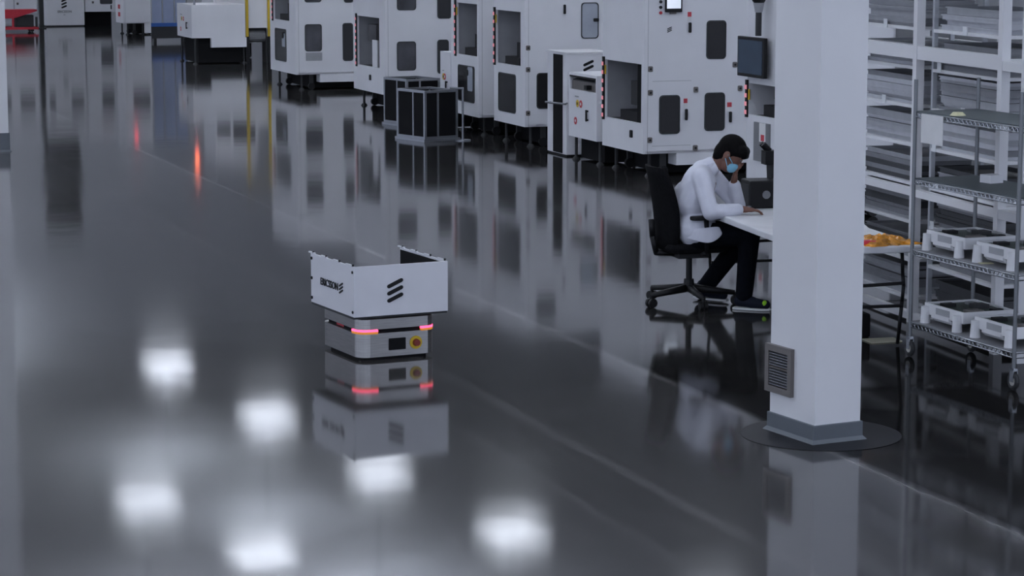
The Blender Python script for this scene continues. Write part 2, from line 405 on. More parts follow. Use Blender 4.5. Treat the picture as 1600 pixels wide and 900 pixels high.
M5 = machine(3.635, 'white machine just left of the low cabinet with the black stripe', wA=1.1, d=1.5, opening=(.15, 1.03, .97, 1.62),
    awins=[(.31, .93, .386, .861)], bwins=[(.15, .40, .464, .897), (.721, .948, 1.297, 1.73, GLASSL), (.15, .40, 1.82, 2.12, GLASSG)],
    latches=[(.04, 1.198), (.04, .938), (.04, .416)], handles=[(.5, 1.595, 1.71)], skirt=(.45, 1.45, .14), content=2)
mb = plate(MB(), 'B', rrect(.88, 1.5, .945, 1.54, .01), .004, .025).build('window_handle', BLACK, M5)
M4 = machine(5.316, 'narrow white machine with a tall opening behind the front black framed bin', wA=1.08, d=1.5, opening=(.06, .86, 1.0, 1.66),
    awins=[(.15, .80, .403, .87)], bwins=[(.3, .5, .46, .9)], zb=.235, content=2)
plate(MB(), 'A', rrect(.22, .55, .42, .86, .03), .004, .006).build('window_sheet', GLASSL, M4)
plate(MB(), 'A', rrect(.38, .74, .47, .82, .03), .006, .02).build('window_latch', BLACK, M4)
M3 = machine(9.334, 'white machine behind the rear black framed bin, its opening showing a white guide', wA=1.57, d=1.5, opening=(.27, 1.37, .613, 1.325),
    bwins=[(.176, .459, .592, 1.004, GLASSG), (.18, .464, 1.442, 1.85, GLASSG), (.777, .95, .536, 1.021), (.78, .99, 1.317, 1.8)], lock=(.716, .459), content=1, skirt=(.5, 1.4, .14), Ht=2.4)
M2 = machine(14.168, 'farthest tall white machine of the row, right of the yellow posts', wA=1.63, d=1.5, opening=(.39, 1.40, 1.09, 1.6), Ht=2.5,
    awins=[(.59, 1.30, .422, .95)], bwins=[(.148, .428, .62, 1.053, GLASSG), (.774, .949, .456, 1.064), (.80, .96, 1.389, 1.85), (.148, .428, 1.4, 1.85, GLASSG)], skirt=(.392, 1.4, .124), content=2)
plate(MB(), 'A', rrect(.66, .66, .86, .88, .02), .004, .006).build('window_sheet', GLASSL, M2)
plate(MB(), 'A', rrect(.74, .80, .86, .90, .03), .006, .02).build('window_latch', BLACK, M2)
plate(MB(), 'B', rrect(.16, .47, .43, .6, .01), 0, .004).build('label_plate', MGREY, M2)

# machine with an operator monitor, mostly behind the column
M7 = machine(-4.0, 'white machine with an operator screen half hidden by the white column', wA=1.45, d=.8, opening=(.75, 1.42, .87, 1.17), content=0)
s = thing('monitor', 'dark flat operator screen on a grey arm beside the white column', 'monitor', H(-.06, -3.08, 0), ROT)
MB().box(-.03, 0, 1.24, .01, .58, 1.62).build('bezel', BLACK, s, bevel=.006)
MB().box(-.034, .03, 1.27, -.03, .55, 1.59).build('screen', SCREEN, s)
MB().box(.01, .22, 1.38, .05, .34, 1.5).tube((.05, .28, 1.44), (.06, .28, 1.44), .03).build('arm', DGREY, s)
s = thing('hanging_tool', 'dark grey tool handle with black ball end hanging beside the column', 'tool', H(-.1, -2.98, 0), ROT)
MB().tube((0, 0, 1.64), (0, 0, 1.86), .03, .03).build('grip', DGREY, s)
MB().tube((0, 0, 1.86), (0, 0, 1.95), .035, .055).build('collar', MGREY, s)
MB().ball((0, 0, 2.0), (.07, .07, .07)).tube((0, 0, 2.05), (0, 0, 2.4), .02).box(-.01, -.01, 2.38, .1, .01, 2.4).build('ball_end', BLACK, s)
p = plate(MB(), 'A', [(.93, .44), (1.26, .44), (1.26, .81), (.93, .81)], 0, .02).build('grey_door', GREY, M7)
plate(MB(), 'A', [(1.0, .63), (1.13, .63), (1.13, .81), (1.0, .81)], .02, .024).build('sign_text_field', PAPER, p)
plate(MB(), 'A', [(1.02, .64), (1.09, .64), (1.09, .70), (1.02, .70)], .024, .026).build('warning_sign', REDS, p)

# feeder modules: white boxes with an open tray and red signs
def feeder(Y0, Y1, z0, z1, label, tray=None, X0=0.0, d=.5, signs=1):
    t = thing('feeder_module', label, 'machine', H(X0, Y0), ROT); wd = Y1 - Y0
    mb = MB(); hole_panel(mb, 'A', 0, wd, z0, z1, .02, [tray] if tray else [])
    mb.box(.02, 0, z0, d, .02, z1).box(.02, wd - .02, z0, d, wd, z1).box(d - .02, .02, z0, d, wd - .02, z1).box(.02, .02, z0, d - .02, wd - .02, z0 + .02)
    if tray: mb.box(.02, .02, tray[2] - .04, d - .02, wd - .02, tray[2] - .02)
    mb.box(.02, .02, z1 - .02, d - .02, wd - .02, z1)
    mb.build('body', WHITE, t)
    if tray:
        y0, y1, a, b = tray
        MB().box(.03, .03, a - .02, .3, wd - .03, a + .1).build('tray_block', VENT, t)
        MB().box(-.005, y0, b - .02, .4, y1, b).build('tray_cover', BLACK, t)
        MB().box(-.03, y0 + .2, a + .02, .03, y0 + .28, a + .07).build('tray_clip', BLACK, t)
        MB().prism([(.03, .05, a + .10), (.03, wd - .05, a + .10), (.2, wd - .05, a + .14), (.2, .05, a + .14)], (0, 0, .012)).build('tray_ramp', DGREY, t)
    zc = z0 + (z1 - z0) * .42
    for a, z, m in ((.68, zc + .08, YEL), (.56, zc + .08, REDS), (.75, zc - .12, REDS)):
        plate(MB(), 'A', [(wd * a + .045 * math.cos(k * .785 + .39), z + .045 * math.sin(k * .785 + .39)) for k in range(8)], 0, .004).build('warning_sign', m, t)
        plate(MB(), 'A', [(wd * a + .018 * math.cos(k * .785 + .39), z + .018 * math.sin(k * .785 + .39)) for k in range(8)], .004, .005).build('sign_symbol', BLACK if m is YEL else PAPER, t)
    plate(MB(), 'A', [(wd * .64, zc + .15), (wd * .78, zc + .15), (wd * .78, zc + .165), (wd * .64, zc + .165)], 0, .002).build('small_text_plate', MGREY, t)
    handle(t, 'A', wd * .3, zc - .1, zc + .03)
    MB().box(.14, .1, .02, d - .04, wd - .04, z0).build('added_shade_block', MATTE, t)  # added black block, darkens the gap under the feeder as shade would
    feet(t, [(.07, .06), (d - .02, .06), (.07, wd - .06)], z0, False)
    return t
feeder(1.33, 2.18, .27, 1.0, 'white feeder box with red signs between the striped cabinet and the large machine', tray=(.03, .82, .81, .97))
feeder(6.43, 6.85, .3, 1.0, 'small white feeder box with signs just above the black framed bin')
K1 = feeder(21.68, 22.95, .49, 1.11, 'long low white feeder with red signs left of the yellow posts', d=1.03)
MB().box(.37, 0, .31, 1.05, .03, .49).box(.37, .03, .31, .40, 1.2, .49).build('skirt', WHITE, K1)
MB().tube((.08, .1, 1.11), (.08, .1, 1.7), .02).build('tower_pole', ALU, K1)
for k, (nm, m) in enumerate((('signal_red', mat('signal red', (.6, .02, .03), .3, emit=(1, .05, .08), estr=3)), ('signal_amber', mat('signal amber', (.7, .4, .02), .3, emit=(1, .5, .12), estr=2.5)), ('signal_red', MATS['signal red']))):
    MB().tube((.08, .1, 2.0 - .1 * k - .1), (.08, .1, 2.0 - .1 * k), .035).build(nm, m, K1)

# cabinet with the black stripe
cb = thing('control_cabinet', 'low white cabinet with a black vertical stripe and slanted bar emblem', 'cabinet', H(.068, 2.43), ROT)
MB().box(0, 0, .02, .55, .62, 1.19).build('body', WHITE, cb, bevel=.006)
MB().box(.01, .01, 0, .54, .61, .02).build('plinth', BLACK, cb)
MB().box(-.012, -.012, 1.19, .56, .63, 1.205).build('top_plate', WHITE2, cb)
MB().box(-.006, .12, .03, 0, .42, 1.17).build('black_door', MATTE, cb)
bars_logo(cb, 'B', .27, 1.02, .10, .17, n=2)
b = MB().tube((-.06, -.12, .62), (-.06, .52, .60), .012); b.tube((-.06, .50, .60), (0, .50, .60), .01); b.tube((-.06, -.1, .62), (0.02, .02, .62), .01)
b.build('rail', ALU, cb)

# black bins with aluminium profile frames
def frame_bin(loc, rot, w_, l_, h_, label):
    t = thing('framed_bin', label, 'bin', loc, rot); p = .03
    for x in (0, w_ - p):
        for y in (0, l_ - p): MB().box(x, y, .03, x + p, y + p, h_).build('corner_post', ALU, t)
    for x in (w_ * .38,):
        MB().box(x, 0, .06, x + p * .8, p, h_ - .03).build('middle_post', ALU, t)
    MB().box(0, l_ * .4, .06, p, l_ * .4 + p * .8, h_ - .03).build('middle_post', ALU, t)
    for z in (.03, h_ - p):
        for y in (0, l_ - p): MB().box(p, y, z, w_ - p, y + p, z + p).build('rail', ALU, t)
        for x in (0, w_ - p): MB().box(x, p, z, x + p, l_ - p, z + p).build('rail', ALU, t)
    for r in ((.012, p, .06, .016, l_ - p), (w_ - .016, p, .06, w_ - .012, l_ - p)): MB().box(r[0], r[1], .06, r[3], r[4], h_ - p).build('side_panel', MATTE, t)
    for y in (.012, l_ - .016): MB().box(p, y, .06, w_ - p, y + .004, h_ - p).build('side_panel', MATTE, t)
    MB().box(-.02, -.02, 0, w_ + .02, l_ + .02, .03).build('base_plate', ALU, t)
    MB().box(p, p, .06, w_ - p, l_ - p, .1).build('bottom', MATTE, t)
    return t
frame_bin(H(-.889, 4.79), 36, .5, .62, .63, 'nearer open black bin framed in aluminium profile')
frame_bin(H(-.44, 6.95), 33, .52, .6, .63, 'farther open black bin framed in aluminium, behind its twin')
s = thing('barrier_post', 'thin grey barrier post with a rail right of the black bins', 'barrier', H(-.379, 4.83), ROT)
MB().tube((0, 0, 0), (0, 0, .012), .1, n=20).build('foot', ALU, s); MB().tube((0, 0, .012), (0, 0, .66), .014).build('post', ALU, s)
MB().tube((0, 0, .645), (-.16, .03, .655), .014).build('rail', ALU, s)

# ------------------------------------------------------------------ far left group
yg = thing('yellow_gate', 'yellow safety gate of two posts beside the long low feeder', 'gate', H(1.06, 21.75), ROT)
for x in (0, .43):
    p_ = MB().box(x, 0, .5, x + .05, .05, 2.3).build('post', YEL, yg); MB().box(x - .01, -.01, 0, x + .06, .06, .5).build('foot', BLACK, p_)
MB().box(.05, 0, 2.25, .43, .05, 2.3).build('top_rail', YEL, yg)
MB().box(.05, .06, .66, .43, .08, 1.2).build('white_panel', WHITE, yg)
cv = thing('conveyor_end', 'grey rounded conveyor end between the yellow posts', 'conveyor', H(1.14, 21.85), ROT)
MB().tube((0.02, .15, .5), (.33, .15, .5), .12, n=18).build('roller', GREY, cv, smooth=False)
MB().box(-.01, .05, .0, .02, .3, .64).box(.33, .05, 0, .36, .3, .64).build('side_plate', DGREY, cv)
MB().box(.0, .03, .62, .35, .3, .66).build('belt_top', BLACK, cv)
machine(23.3, 'white machine with a dark window rising behind the long low feeder', wA=1.0, d=.85, zb=.3, Ht=2.1, X0=.8, bwins=[(.35, .8, 1.15, 1.65), (.03, .3, 1.15, 1.55, GLASSG)])

gp = thing('glass_partition', 'bluish glass partition with a blue bottom rail behind the feeders', 'partition', H(1.0, 30.2), ROT)
MB().box(0, 0, .08, .8, .04, .32).build('base_panel', DGREY, gp); MB().box(0, -.01, .34, .8, .05, .42).build('blue_rail', BLUE, gp)
for x in (0, .27, .54): MB().box(x, .01, .42, x + .24, .03, 2.2).build('glass_pane', BLUEG, gp)
for x in (0, .245, .515, .79): MB().box(x, 0, .42, x + .02, .04, 2.2).build('mullion', MGREY, gp)
MB().box(0, 0, .32, .8, .04, .34).build('lower_rail', DGREY, gp)
for x in (.05, .72): MB().box(x, -.05, 0, x + .05, .09, .08).build('foot', BLACK, gp)
K0 = machine(33.7, 'white machine with red signs next to the bluish glass partition', wA=.9, d=.78, X0=1.06, Ht=2.6, zb=.27, bwins=[(.2, .6, 1.3, 1.9, GLASSG)])
for z in (.6, .42): plate(MB(), 'A', [(.35, z), (.6, z), (.6, z + .1), (.35, z + .1)], 0, .004).build('warning_sign', REDS, K0)
MB().box(.5, .0, .04, .66, .03, .27).build('skirt', WHITE, K0)
MB().tube((.25, 0, 2.38), (.25, -.03, 2.38), .04).build('signal_light', MATS['signal red'], K0)

# tall white cabinets with the emblem
W1 = thing('tall_cabinet', 'tall white cabinet with emblem and lettering at the far left', 'cabinet', H(.07, 38.7), ROT)
MB().box(0, 0, .03, .98, 1.2, 2.78).build('body', WHITE, W1, bevel=.01); MB().box(.02, .02, 0, .96, 1.18, .03).build('plinth', DGREY, W1)
for zt, zl in ((.375, .50), (1.25, 1.375)):
    text(W1, 'ERICSSON', 'B', .48, zt, .078, bold=.008); bars_logo(W1, 'B', .47, zl, .10, .24)
plate(MB(), 'B', [(.45, .29), (.50, .29), (.50, .305), (.45, .305)], 0, .003).build('lettering_line', MGREY, W1)
window(W1, 'B', (.60, .92, 1.76, 2.18)); window(W1, 'B', (.04, .2, 1.74, 2.17))
W2 = thing('tall_cabinet', 'tall white cabinet with a black recess at its foot, right of the emblem', 'cabinet', H(1.08, 38.75), ROT)
MB().box(0, 0, .36, .74, 1.2, 2.85).box(0, .9, .03, .74, 1.2, .36).build('body', WHITE, W2, bevel=.01)
MB().box(0.02, .3, 0, .72, .9, .36).build('recess_back', MATTE, W2)
window(W2, 'B', (.38, .70, .55, 1.05)); window(W2, 'B', (.38, .70, 1.62, 2.2)); latch(W2, 'B', .2, .6); handle(W2, 'B', .66, .42, .53)
plate(MB(), 'B', [(.35, 2.45), (.65, 2.45), (.65, 2.52), (.35, 2.52)], 0, .004).build('warning_sign', REDS, W2)
dk = thing('exhaust_duct', 'black flexible exhaust duct rising from the tall white cabinet', 'duct', H(.5, 39.3), ROT)
for k, (z0, z1, r) in enumerate(((2.79, 3.4, .5), (3.4, 4.2, .55), (4.2, 5.2, .5))):
    MB().tube((0, 0, z0), (0, 0, z1), r * .8, r, 20).build('duct_segment', DGREY, dk)
po = thing('dark_pole', 'thin dark pole standing left of the tall emblem cabinet', 'pole', H(-.2, 37.7), ROT)
MB().box(-.05, -.05, .02, .05, .05, 2.7).build('shaft', DGREY, po); MB().box(-.1, -.1, 0, .1, .1, .02).build('foot', DGREY, po)
W3 = thing('tall_cabinet', 'white cabinet behind the red trolley by the left column', 'cabinet', H(-1.3, 39), ROT)
MB().box(0, 0, .42, 1.2, 1.2, 2.7).box(0, .9, .03, 1.2, 1.2, .42).build('body', WHITE, W3, bevel=.01)
plate(MB(), 'B', [(.62, .42), (.64, .42), (.64, 1.2), (.62, 1.2)], 0, .005).build('panel_seam', MGREY, W3)
latch(W3, 'B', .72, .58); window(W3, 'B', (.72, 1.1, 1.75, 2.18)); window(W3, 'B', (.1, .5, 1.75, 2.18))
rt = thing('red_trolley', 'red trolley with sloped deck beside the left column', 'trolley', H(-1.5, 36.0), ROT)
MB().prism([(0, 0, .33), (.35, 0, .33), (.92, 0, .50), (.92, 0, .54), (0, 0, .54)], (0, .5, 0)).build('deck', RED, rt)
MB().box(0, 0, .06, .95, .04, .12).box(0, .46, .06, .95, .5, .12).build('lower_frame', RED, rt)
for x in (.05, .32, .88): MB().box(x, .02, .12, x + .05, .06, .36).build('upright', RED if x < .5 else DGREY, rt)
MB().box(.42, .1, .12, .85, .45, .40).build('dark_crate', DGREY, rt)
for x in (.12, .8):
    for y in (.05, .45): MB().tube((x, y - .02, .045), (x, y + .02, .045), .045).build('wheel', BLACK, rt)

# ------------------------------------------------------------------ mobile robot
rb = thing('mobile_robot', 'silver mobile robot carrying a white open box across the floor', 'robot', (-.907, 15.278, 0), 26)
X0, X1, Y0, Y1 = -.10, .425, -.10, .54
def rr_loop(i, z, rad=.075): return [(x, y, z) for x, y in rrect(X0 + i, Y0 + i, X1 - i, Y1 - i, rad, 6)]
MB().prism(rr_loop(.03, .0), (0, 0, .022)).build('wheel_skirt', MATTE, rb)
MB().prism(rr_loop(0, .022), (0, 0, .15)).build('lower_shell', STEEL, rb)
MB().prism(rr_loop(.02, .172), (0, 0, .026)).build('sensor_gap', MATTE, rb)
up = MB(); n_ = len(rr_loop(0, 0)); lv = [(0, .198), (0, .262), (.012, .277), (.04, .285)]
vs_ = [p for i, z in lv for p in rr_loop(i, z)]; fs_ = [tuple(reversed(range(n_)))]
for k in range(len(lv) - 1): fs_ += [(k * n_ + i, k * n_ + (i + 1) % n_, (k + 1) * n_ + (i + 1) % n_, (k + 1) * n_ + i) for i in range(n_)]
fs_.append(tuple(range((len(lv) - 1) * n_, len(lv) * n_))); up.add(vs_, fs_); up.build('upper_shell', STEEL, rb)
LED = mat('red light strip', (.8, .05, .12), .4, emit=(1, .06, .17), estr=2.0); AMB = mat('amber reflector', (.55, .2, .02), .4, emit=(1, .35, .05), estr=.25)
loop_o = rrect(X0 - .004, Y0 - .004, X1 + .004, Y1 + .004, .079, 6); loop_i = rrect(X0 + .02, Y0 + .02, X1 - .02, Y1 - .02, .055, 6)
for q, ext in ((2, 0), (3, 0), (0, 0)):
    idx = [(q * 7 + k) % 28 for k in range(7)]
    o_ = [loop_o[i] for i in idx]; i_ = [loop_i[i] for i in idx]
    # short straight ends
    a0 = Vector(o_[0]) + (Vector(o_[0]) - Vector(o_[1])).normalized() * .03; a1 = Vector(o_[-1]) + (Vector(o_[-1]) - Vector(o_[-2])).normalized() * .05
    b0 = Vector(i_[0]) + (a0 - Vector(o_[0])); b1 = Vector(i_[-1]) + (a1 - Vector(o_[-1]))
    o_ = [tuple(a0)] + o_ + [tuple(a1)]; i_ = [tuple(b0)] + i_ + [tuple(b1)]
    for nm, m, z, h_ in (('light_strip', LED, .184, .013), ('amber_strip', AMB, .170, .014)):
        mb = MB()
        for k in range(len(o_) - 1):
            mb.prism([o_[k] + (z,), o_[k + 1] + (z,), i_[k + 1] + (z,), i_[k] + (z,)], (0, 0, h_))
        mb.build(nm, m, rb)
plate(MB(), 'B', rrect(.10, .06, .215, .135, .004), 0, .004, Y0).build('display', MATTE, rb)
e = plate(MB(), 'B', [(.285 + .042 * math.cos(k * R(20)), .098 + .042 * math.sin(k * R(20))) for k in range(18)], 0, .006, Y0).build('emergency_stop', YEL, rb)
MB().tube((.285, Y0 - .006, .098), (.285, Y0 - .03, .098), .024, .02, 18).build('stop_button', mat('stop button red brown', (.22, .03, .02), .4), e)
plate(MB(), 'A', rrect(.20, .177, .32, .195, .004), -.02, .001, X0 + .02).build('side_scanner', RED, rb)
# carrier box: three white panels, black inside, open at the back
bx = thing('carrier_box', 'white three sided box with slanted bar emblem riding on the robot', 'box', (-.907, 15.278, 0), 26)
A0, A1, B0, B1, Z0, Z1 = -.17, .465, -.195, .53, .30, .615
PANEL = mat('white box panel', (.71, .71, .74), .4, var=.02)
MB().box(A0, B0, Z0, A1, B0 + .012, Z1).build('front_panel', PANEL, bx)
MB().box(A0, B0 + .012, Z0, A0 + .012, B1, Z1).build('left_panel', PANEL, bx)
MB().box(A1 - .012, B0 + .012, Z0, A1, B1, Z1).build('right_panel', PANEL, bx)
MB().box(A0 + .012, B0 + .012, Z0 + .01, A0 + .015, B1 - .01, Z1 - .006).build('inner_lining', MATTE, bx)
MB().box(A1 - .015, B0 + .012, Z0 + .01, A1 - .012, B1 - .01, Z1 - .012).build('inner_lining', MATTE, bx)
MB().box(A0 + .015, B0 + .012, Z0 + .01, A1 - .015, B0 + .015, Z1 - .006).build('inner_lining', MATTE, bx)
MB().box(A0, B0 + .012, Z0 - .014, A1, B1, Z0 + .0).build('floor_plate', DGREY, bx)
for x in (A0, A1 - .012):
    mb = MB()
    for k in range(4):
        y = B0 + .04 + k * (B1 - B0 - .1) / 3; mb = MB().box(x, y, Z1, x + .012, y + .1, Z1 + .008).build('edge_tab', PANEL, bx)
for z in (Z0 + .03, (Z0 + Z1) / 2 - 10, Z1 - .035):
    if z < 0: continue
    MB().tube((A0 + .001, B0 + .02, z), (A0 - .006, B0 + .02, z), .009, n=10).build('bolt', BLACK, bx)
for z in (Z0 + .03, (Z0 + Z1) / 2, Z1 - .03): MB().tube((A0 + .001, B1 - .02, z), (A0 - .008, B1 - .02, z), .010, n=10).build('bolt', BLACK, bx)
for k in range(4):
    y = B0 + .03 + k * (B1 - B0 - .06) / 3
    MB().tube((A0 + .006, y, Z1 + .0), (A0 + .006, y, Z1 + .014), .007, n=8).build('bolt', BLACK, bx)
    MB().tube((A1 - .006, y, Z1 + .0), (A1 - .006, y, Z1 + .014), .007, n=8).build('bolt', BLACK, bx)
bars_logo(bx, 'B', .105, .408, .085, .135, B0)
text(bx, 'ERICSSON', 'A', .21, .455, .066, A0, bold=.006); bars_logo(bx, 'A', .015, .435, .05, .065, A0, flip=-1)

# ------------------------------------------------------------------ white folding table
TO = (2.62, 15.60, 0); TR = 13
tb = thing('folding_table', 'long white folding table between the seated person and the rack', 'table', TO, TR)
TZ = .675; TL = 2.44; TW = .76
MB().box(-TW, 0, TZ - .045, 0, TL, TZ).build('tabletop', TABLEM, tb, bevel=.008)
for y, sg in ((.12, 1), (TL - .12, -1)):
    for x in (-TW + .08, -.08):
        MB().path([(x, y + .02 * sg, TZ - .045), (x, y - .0, .48), (x, y - .02 * sg, .40), (x, y - .0 * sg, .3), (x, y + .06 * sg, .0125)], .0125).build('leg', BLACK, tb, smooth=True)
    MB().tube((-TW + .08, y - .02 * sg, .40), (-.08, y - .02 * sg, .42), .011).build('cross_bar', BLACK, tb); MB().tube((-TW + .08, y + .0 * sg, .27), (-.08, y + .0 * sg, .27), .011).build('cross_bar', BLACK, tb)
def TP(x, y, z=TZ):
    a = R(TR); return (TO[0] + math.cos(a) * x - math.sin(a) * y, TO[1] + math.sin(a) * x + math.cos(a) * y, z)
# orange plastic bag: crumpled low mound
bagm = mat('amber plastic film', (.62, .25, .015), .25, var=.55, scale=14, bump=.6)
def mound(w_, l_, h_, seed, m, name, label, cat, loc, rot, lump=.5):
    rnd = random.Random(seed); nx, ny = 15, 15; vs = []; fs = []
    gx = [[rnd.uniform(-1, 1) for _ in range(ny)] for _ in range(nx)]
    for i in range(nx):
        for j in range(ny):
            u, v = i / (nx - 1) * 2 - 1, j / (ny - 1) * 2 - 1
            e_ = max(0, 1 - max(abs(u), abs(v)) ** 3); z = h_ * e_ * (.65 + lump * gx[i][j] * .6)
            k = 1 + .08 * gx[j][i]; vs.append((u * w_ / 2 * k, v * l_ / 2 * k, max(.001, z)))
    for i in range(nx - 1):
        for j in range(ny - 1): fs.append((i * ny + j, (i + 1) * ny + j, (i + 1) * ny + j + 1, i * ny + j + 1))
    mb = MB().add(vs, fs); n0 = len(mb.v)
    mb.prism([(-w_ / 2 * .9, -l_ / 2 * .9, 0), (w_ / 2 * .9, -l_ / 2 * .9, 0), (w_ / 2 * .9, l_ / 2 * .9, 0), (-w_ / 2 * .9, l_ / 2 * .9, 0)], (0, 0, .001))
    o = mb.build(name, m, None, loc=loc, rotz=rot); return tag(o, label, cat)
mound(.40, .40, .055, 3, bagm, 'plastic_bag', 'crumpled amber plastic bag lying on the near end of the table', 'bag', TP(-.2, .22), 25)
tag(MB().prism([(-.06, -.03, 0), (.05, -.035, 0), (.06, .03, 0), (-.05, .035, 0)], (0, 0, .03)).build('red_pouch', RED, None, loc=TP(-.33, .10), rotz=5, bevel=.008), 'small red pouch in front of the amber plastic bag', 'pouch')
for k, (x, y, r_, lb) in enumerate(((-.2, .62, 8, 'white paper sheet on the table behind the amber bag'), (-.16, .95, -12, 'white paper sheet farther back on the table by the column'))):
    tag(MB().prism([(-.15, -.11, 0), (.15, -.11, 0), (.14, .11, .012), (0, .12, .02), (-.15, .11, .004)], (0, 0, .003)).build('paper_sheet', PAPER, None, loc=TP(x, y), rotz=r_ + TR), lb, 'paper')
# desk equipment behind the person's hands
dv = thing('test_unit', 'black test unit standing on the table in front of the person', 'instrument', TP(-.34, 2.2), TR)
MB().box(-.10, -.06, 0, .16, .16, .20).build('case', BLACK, dv, bevel=.01); MB().box(-.105, -.04, .03, -.10, .13, .17).build('front_plate', DGREY, dv)
MB().tube((.02, -.07, .1), (.02, -.06, .1), .03).build('dial', GREY, dv)
ms = thing('microscope', 'black bench microscope on a dark stand beyond the test unit', 'microscope', TP(-.12, 2.33), TR)
MB().box(-.12, -.09, 0, .1, .09, .025).build('base', BLACK, ms, bevel=.006); MB().tube((.06, 0, .025), (.06, 0, .36), .018).build('pillar', ALU, ms)
MB().tube((.06, 0, .32), (-.1, 0, .36), .03).box(-.16, -.05, .3, -.06, .05, .4).build('head', BLACK, ms); MB().tube((-.12, -.02, .4), (-.17, -.02, .45), .02).tube((-.12, .03, .4), (-.17, .03, .45), .02).build('eyepiece', BLACK, ms)
MB().tube((-.1, 0, .3), (-.1, 0, .2), .035, .03).build('objective', DGREY, ms)
yb = thing('yellow_bottle', 'small yellow bottle with white cap beside the column', 'bottle', TP(-.26, 1.72), TR)
MB().tube((0, 0, 0), (0, 0, .1), .03, .03, 14).tube((0, 0, .1), (0, 0, .12), .03, .015, 14).build('bottle_body', YEL, yb); MB().tube((0, 0, .12), (0, 0, .15), .014).build('cap', PAPER, yb)
kb = thing('small_part', 'small white part under the hand of the person', 'component', TP(-.5, 1.98), TR)
MB().box(-.05, -.03, 0, .05, .03, .02).build('base', PAPER, kb, bevel=.004); MB().tube((.0, 0, .02), (0, 0, .04), .015).build('stud', GREY, kb)

# things on the floor under the table
tag(MB().prism([(-.11, -.07, 0), (.11, -.08, 0), (.12, .06, 0), (-.10, .08, 0)], (0, 0, .008)).build('floor_sheet', mat('cream sheet', (.5, .48, .36), .7), None, loc=TP(-.12, .36, .001), rotz=20), 'cream sheet lying on the floor under the table leg', 'sheet')
ub = thing('black_case', 'black case on the floor under the table', 'case', TP(-.28, .62, 0), TR)
MB().box(-.14, -.12, .0, .14, .14, .16).build('case_body', MATTE, ub, bevel=.015); MB().path([(-.05, 0, .16), (-.05, 0, .19), (.05, 0, .19), (.05, 0, .16)], .008).build('carry_handle', BLACK, ub)

# ------------------------------------------------------------------ white rack with trays
KO = (2.832, 16.232, 0); KR = 15
def KP(x, y, z=0):
    a = R(KR); return (KO[0] + math.cos(a) * x - math.sin(a) * y, KO[1] + math.sin(a) * x + math.cos(a) * y, z)
rk = thing('storage_rack', 'tall white framed storage rack behind the wire cart', 'rack', KO, KR)
posts = [1.73, .45, -.83, -1.16]; DX = .62; TOP = 2.75
for y in posts:
    for x in (0, DX): MB().box(x, y - .03, 0, x + .06, y + .03, TOP).build('post', WHITE2, rk)
for a_, b_ in ((1.70, .48), (.42, -.80)):
    for z in (.02, .87, 1.80, 2.6):
        h_ = .05 if z == .02 else (.05 if z == .87 else .09)
        MB().box(.005, b_, z, .055, a_, z + h_).build('front_beam', WHITE2, rk); MB().box(DX + .005, b_, z, DX + .055, a_, z + h_).build('rear_beam', WHITE2, rk)
for y in posts:
    for z in (.06, .9, 1.83): MB().box(.06, y - .02, z, DX, y + .02, z + .04).build('side_beam', WHITE2, rk)
for z in (.87, 1.80): MB().box(.005, -1.13, z, .055, -.86, z + .06).build('front_beam', WHITE2, rk)
# wire shelf inserts + stacked trays
TRAYM = [mat('tray light', (.50, .51, .54), .45, var=.1), mat('tray mid', (.36, .37, .39), .5, var=.1), mat('tray grey', (.23, .235, .25), .5, var=.1), mat('tray white', (.58, .59, .62), .45, var=.08), mat('tray shade dark', (.05, .052, .056), .5, var=.1)]
def tray_mesh(w_, l_, h_, m):
    mb = MB(); t = .006
    mb.box(0, 0, 0, w_, l_, t).box(0, 0, t, t, l_, h_).box(w_ - t, 0, t, w_, l_, h_).box(t, 0, t, w_ - t, t, h_).box(t, l_ - t, t, w_ - t, l_, h_)
    mb.box(-.008, -.008, h_ - .008, 0, l_ + .008, h_).box(0, -.008, h_ - .008, w_, 0, h_)
    return mb.mesh('tray', m)
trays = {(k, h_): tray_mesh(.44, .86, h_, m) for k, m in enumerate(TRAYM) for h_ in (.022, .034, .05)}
rnd = random.Random(11)
ordn = ['lowest', 'second', 'third', 'fourth', 'fifth', 'sixth', 'seventh', 'eighth', 'ninth', 'tenth']
CHROM2 = mat('pale shelf post', (.5, .52, .55), .4, .3)
card = MB().box(-.003, -.03, -.03, 0, .03, .03).mesh('label_card', mat('label card', (.75, .77, .78), .6))
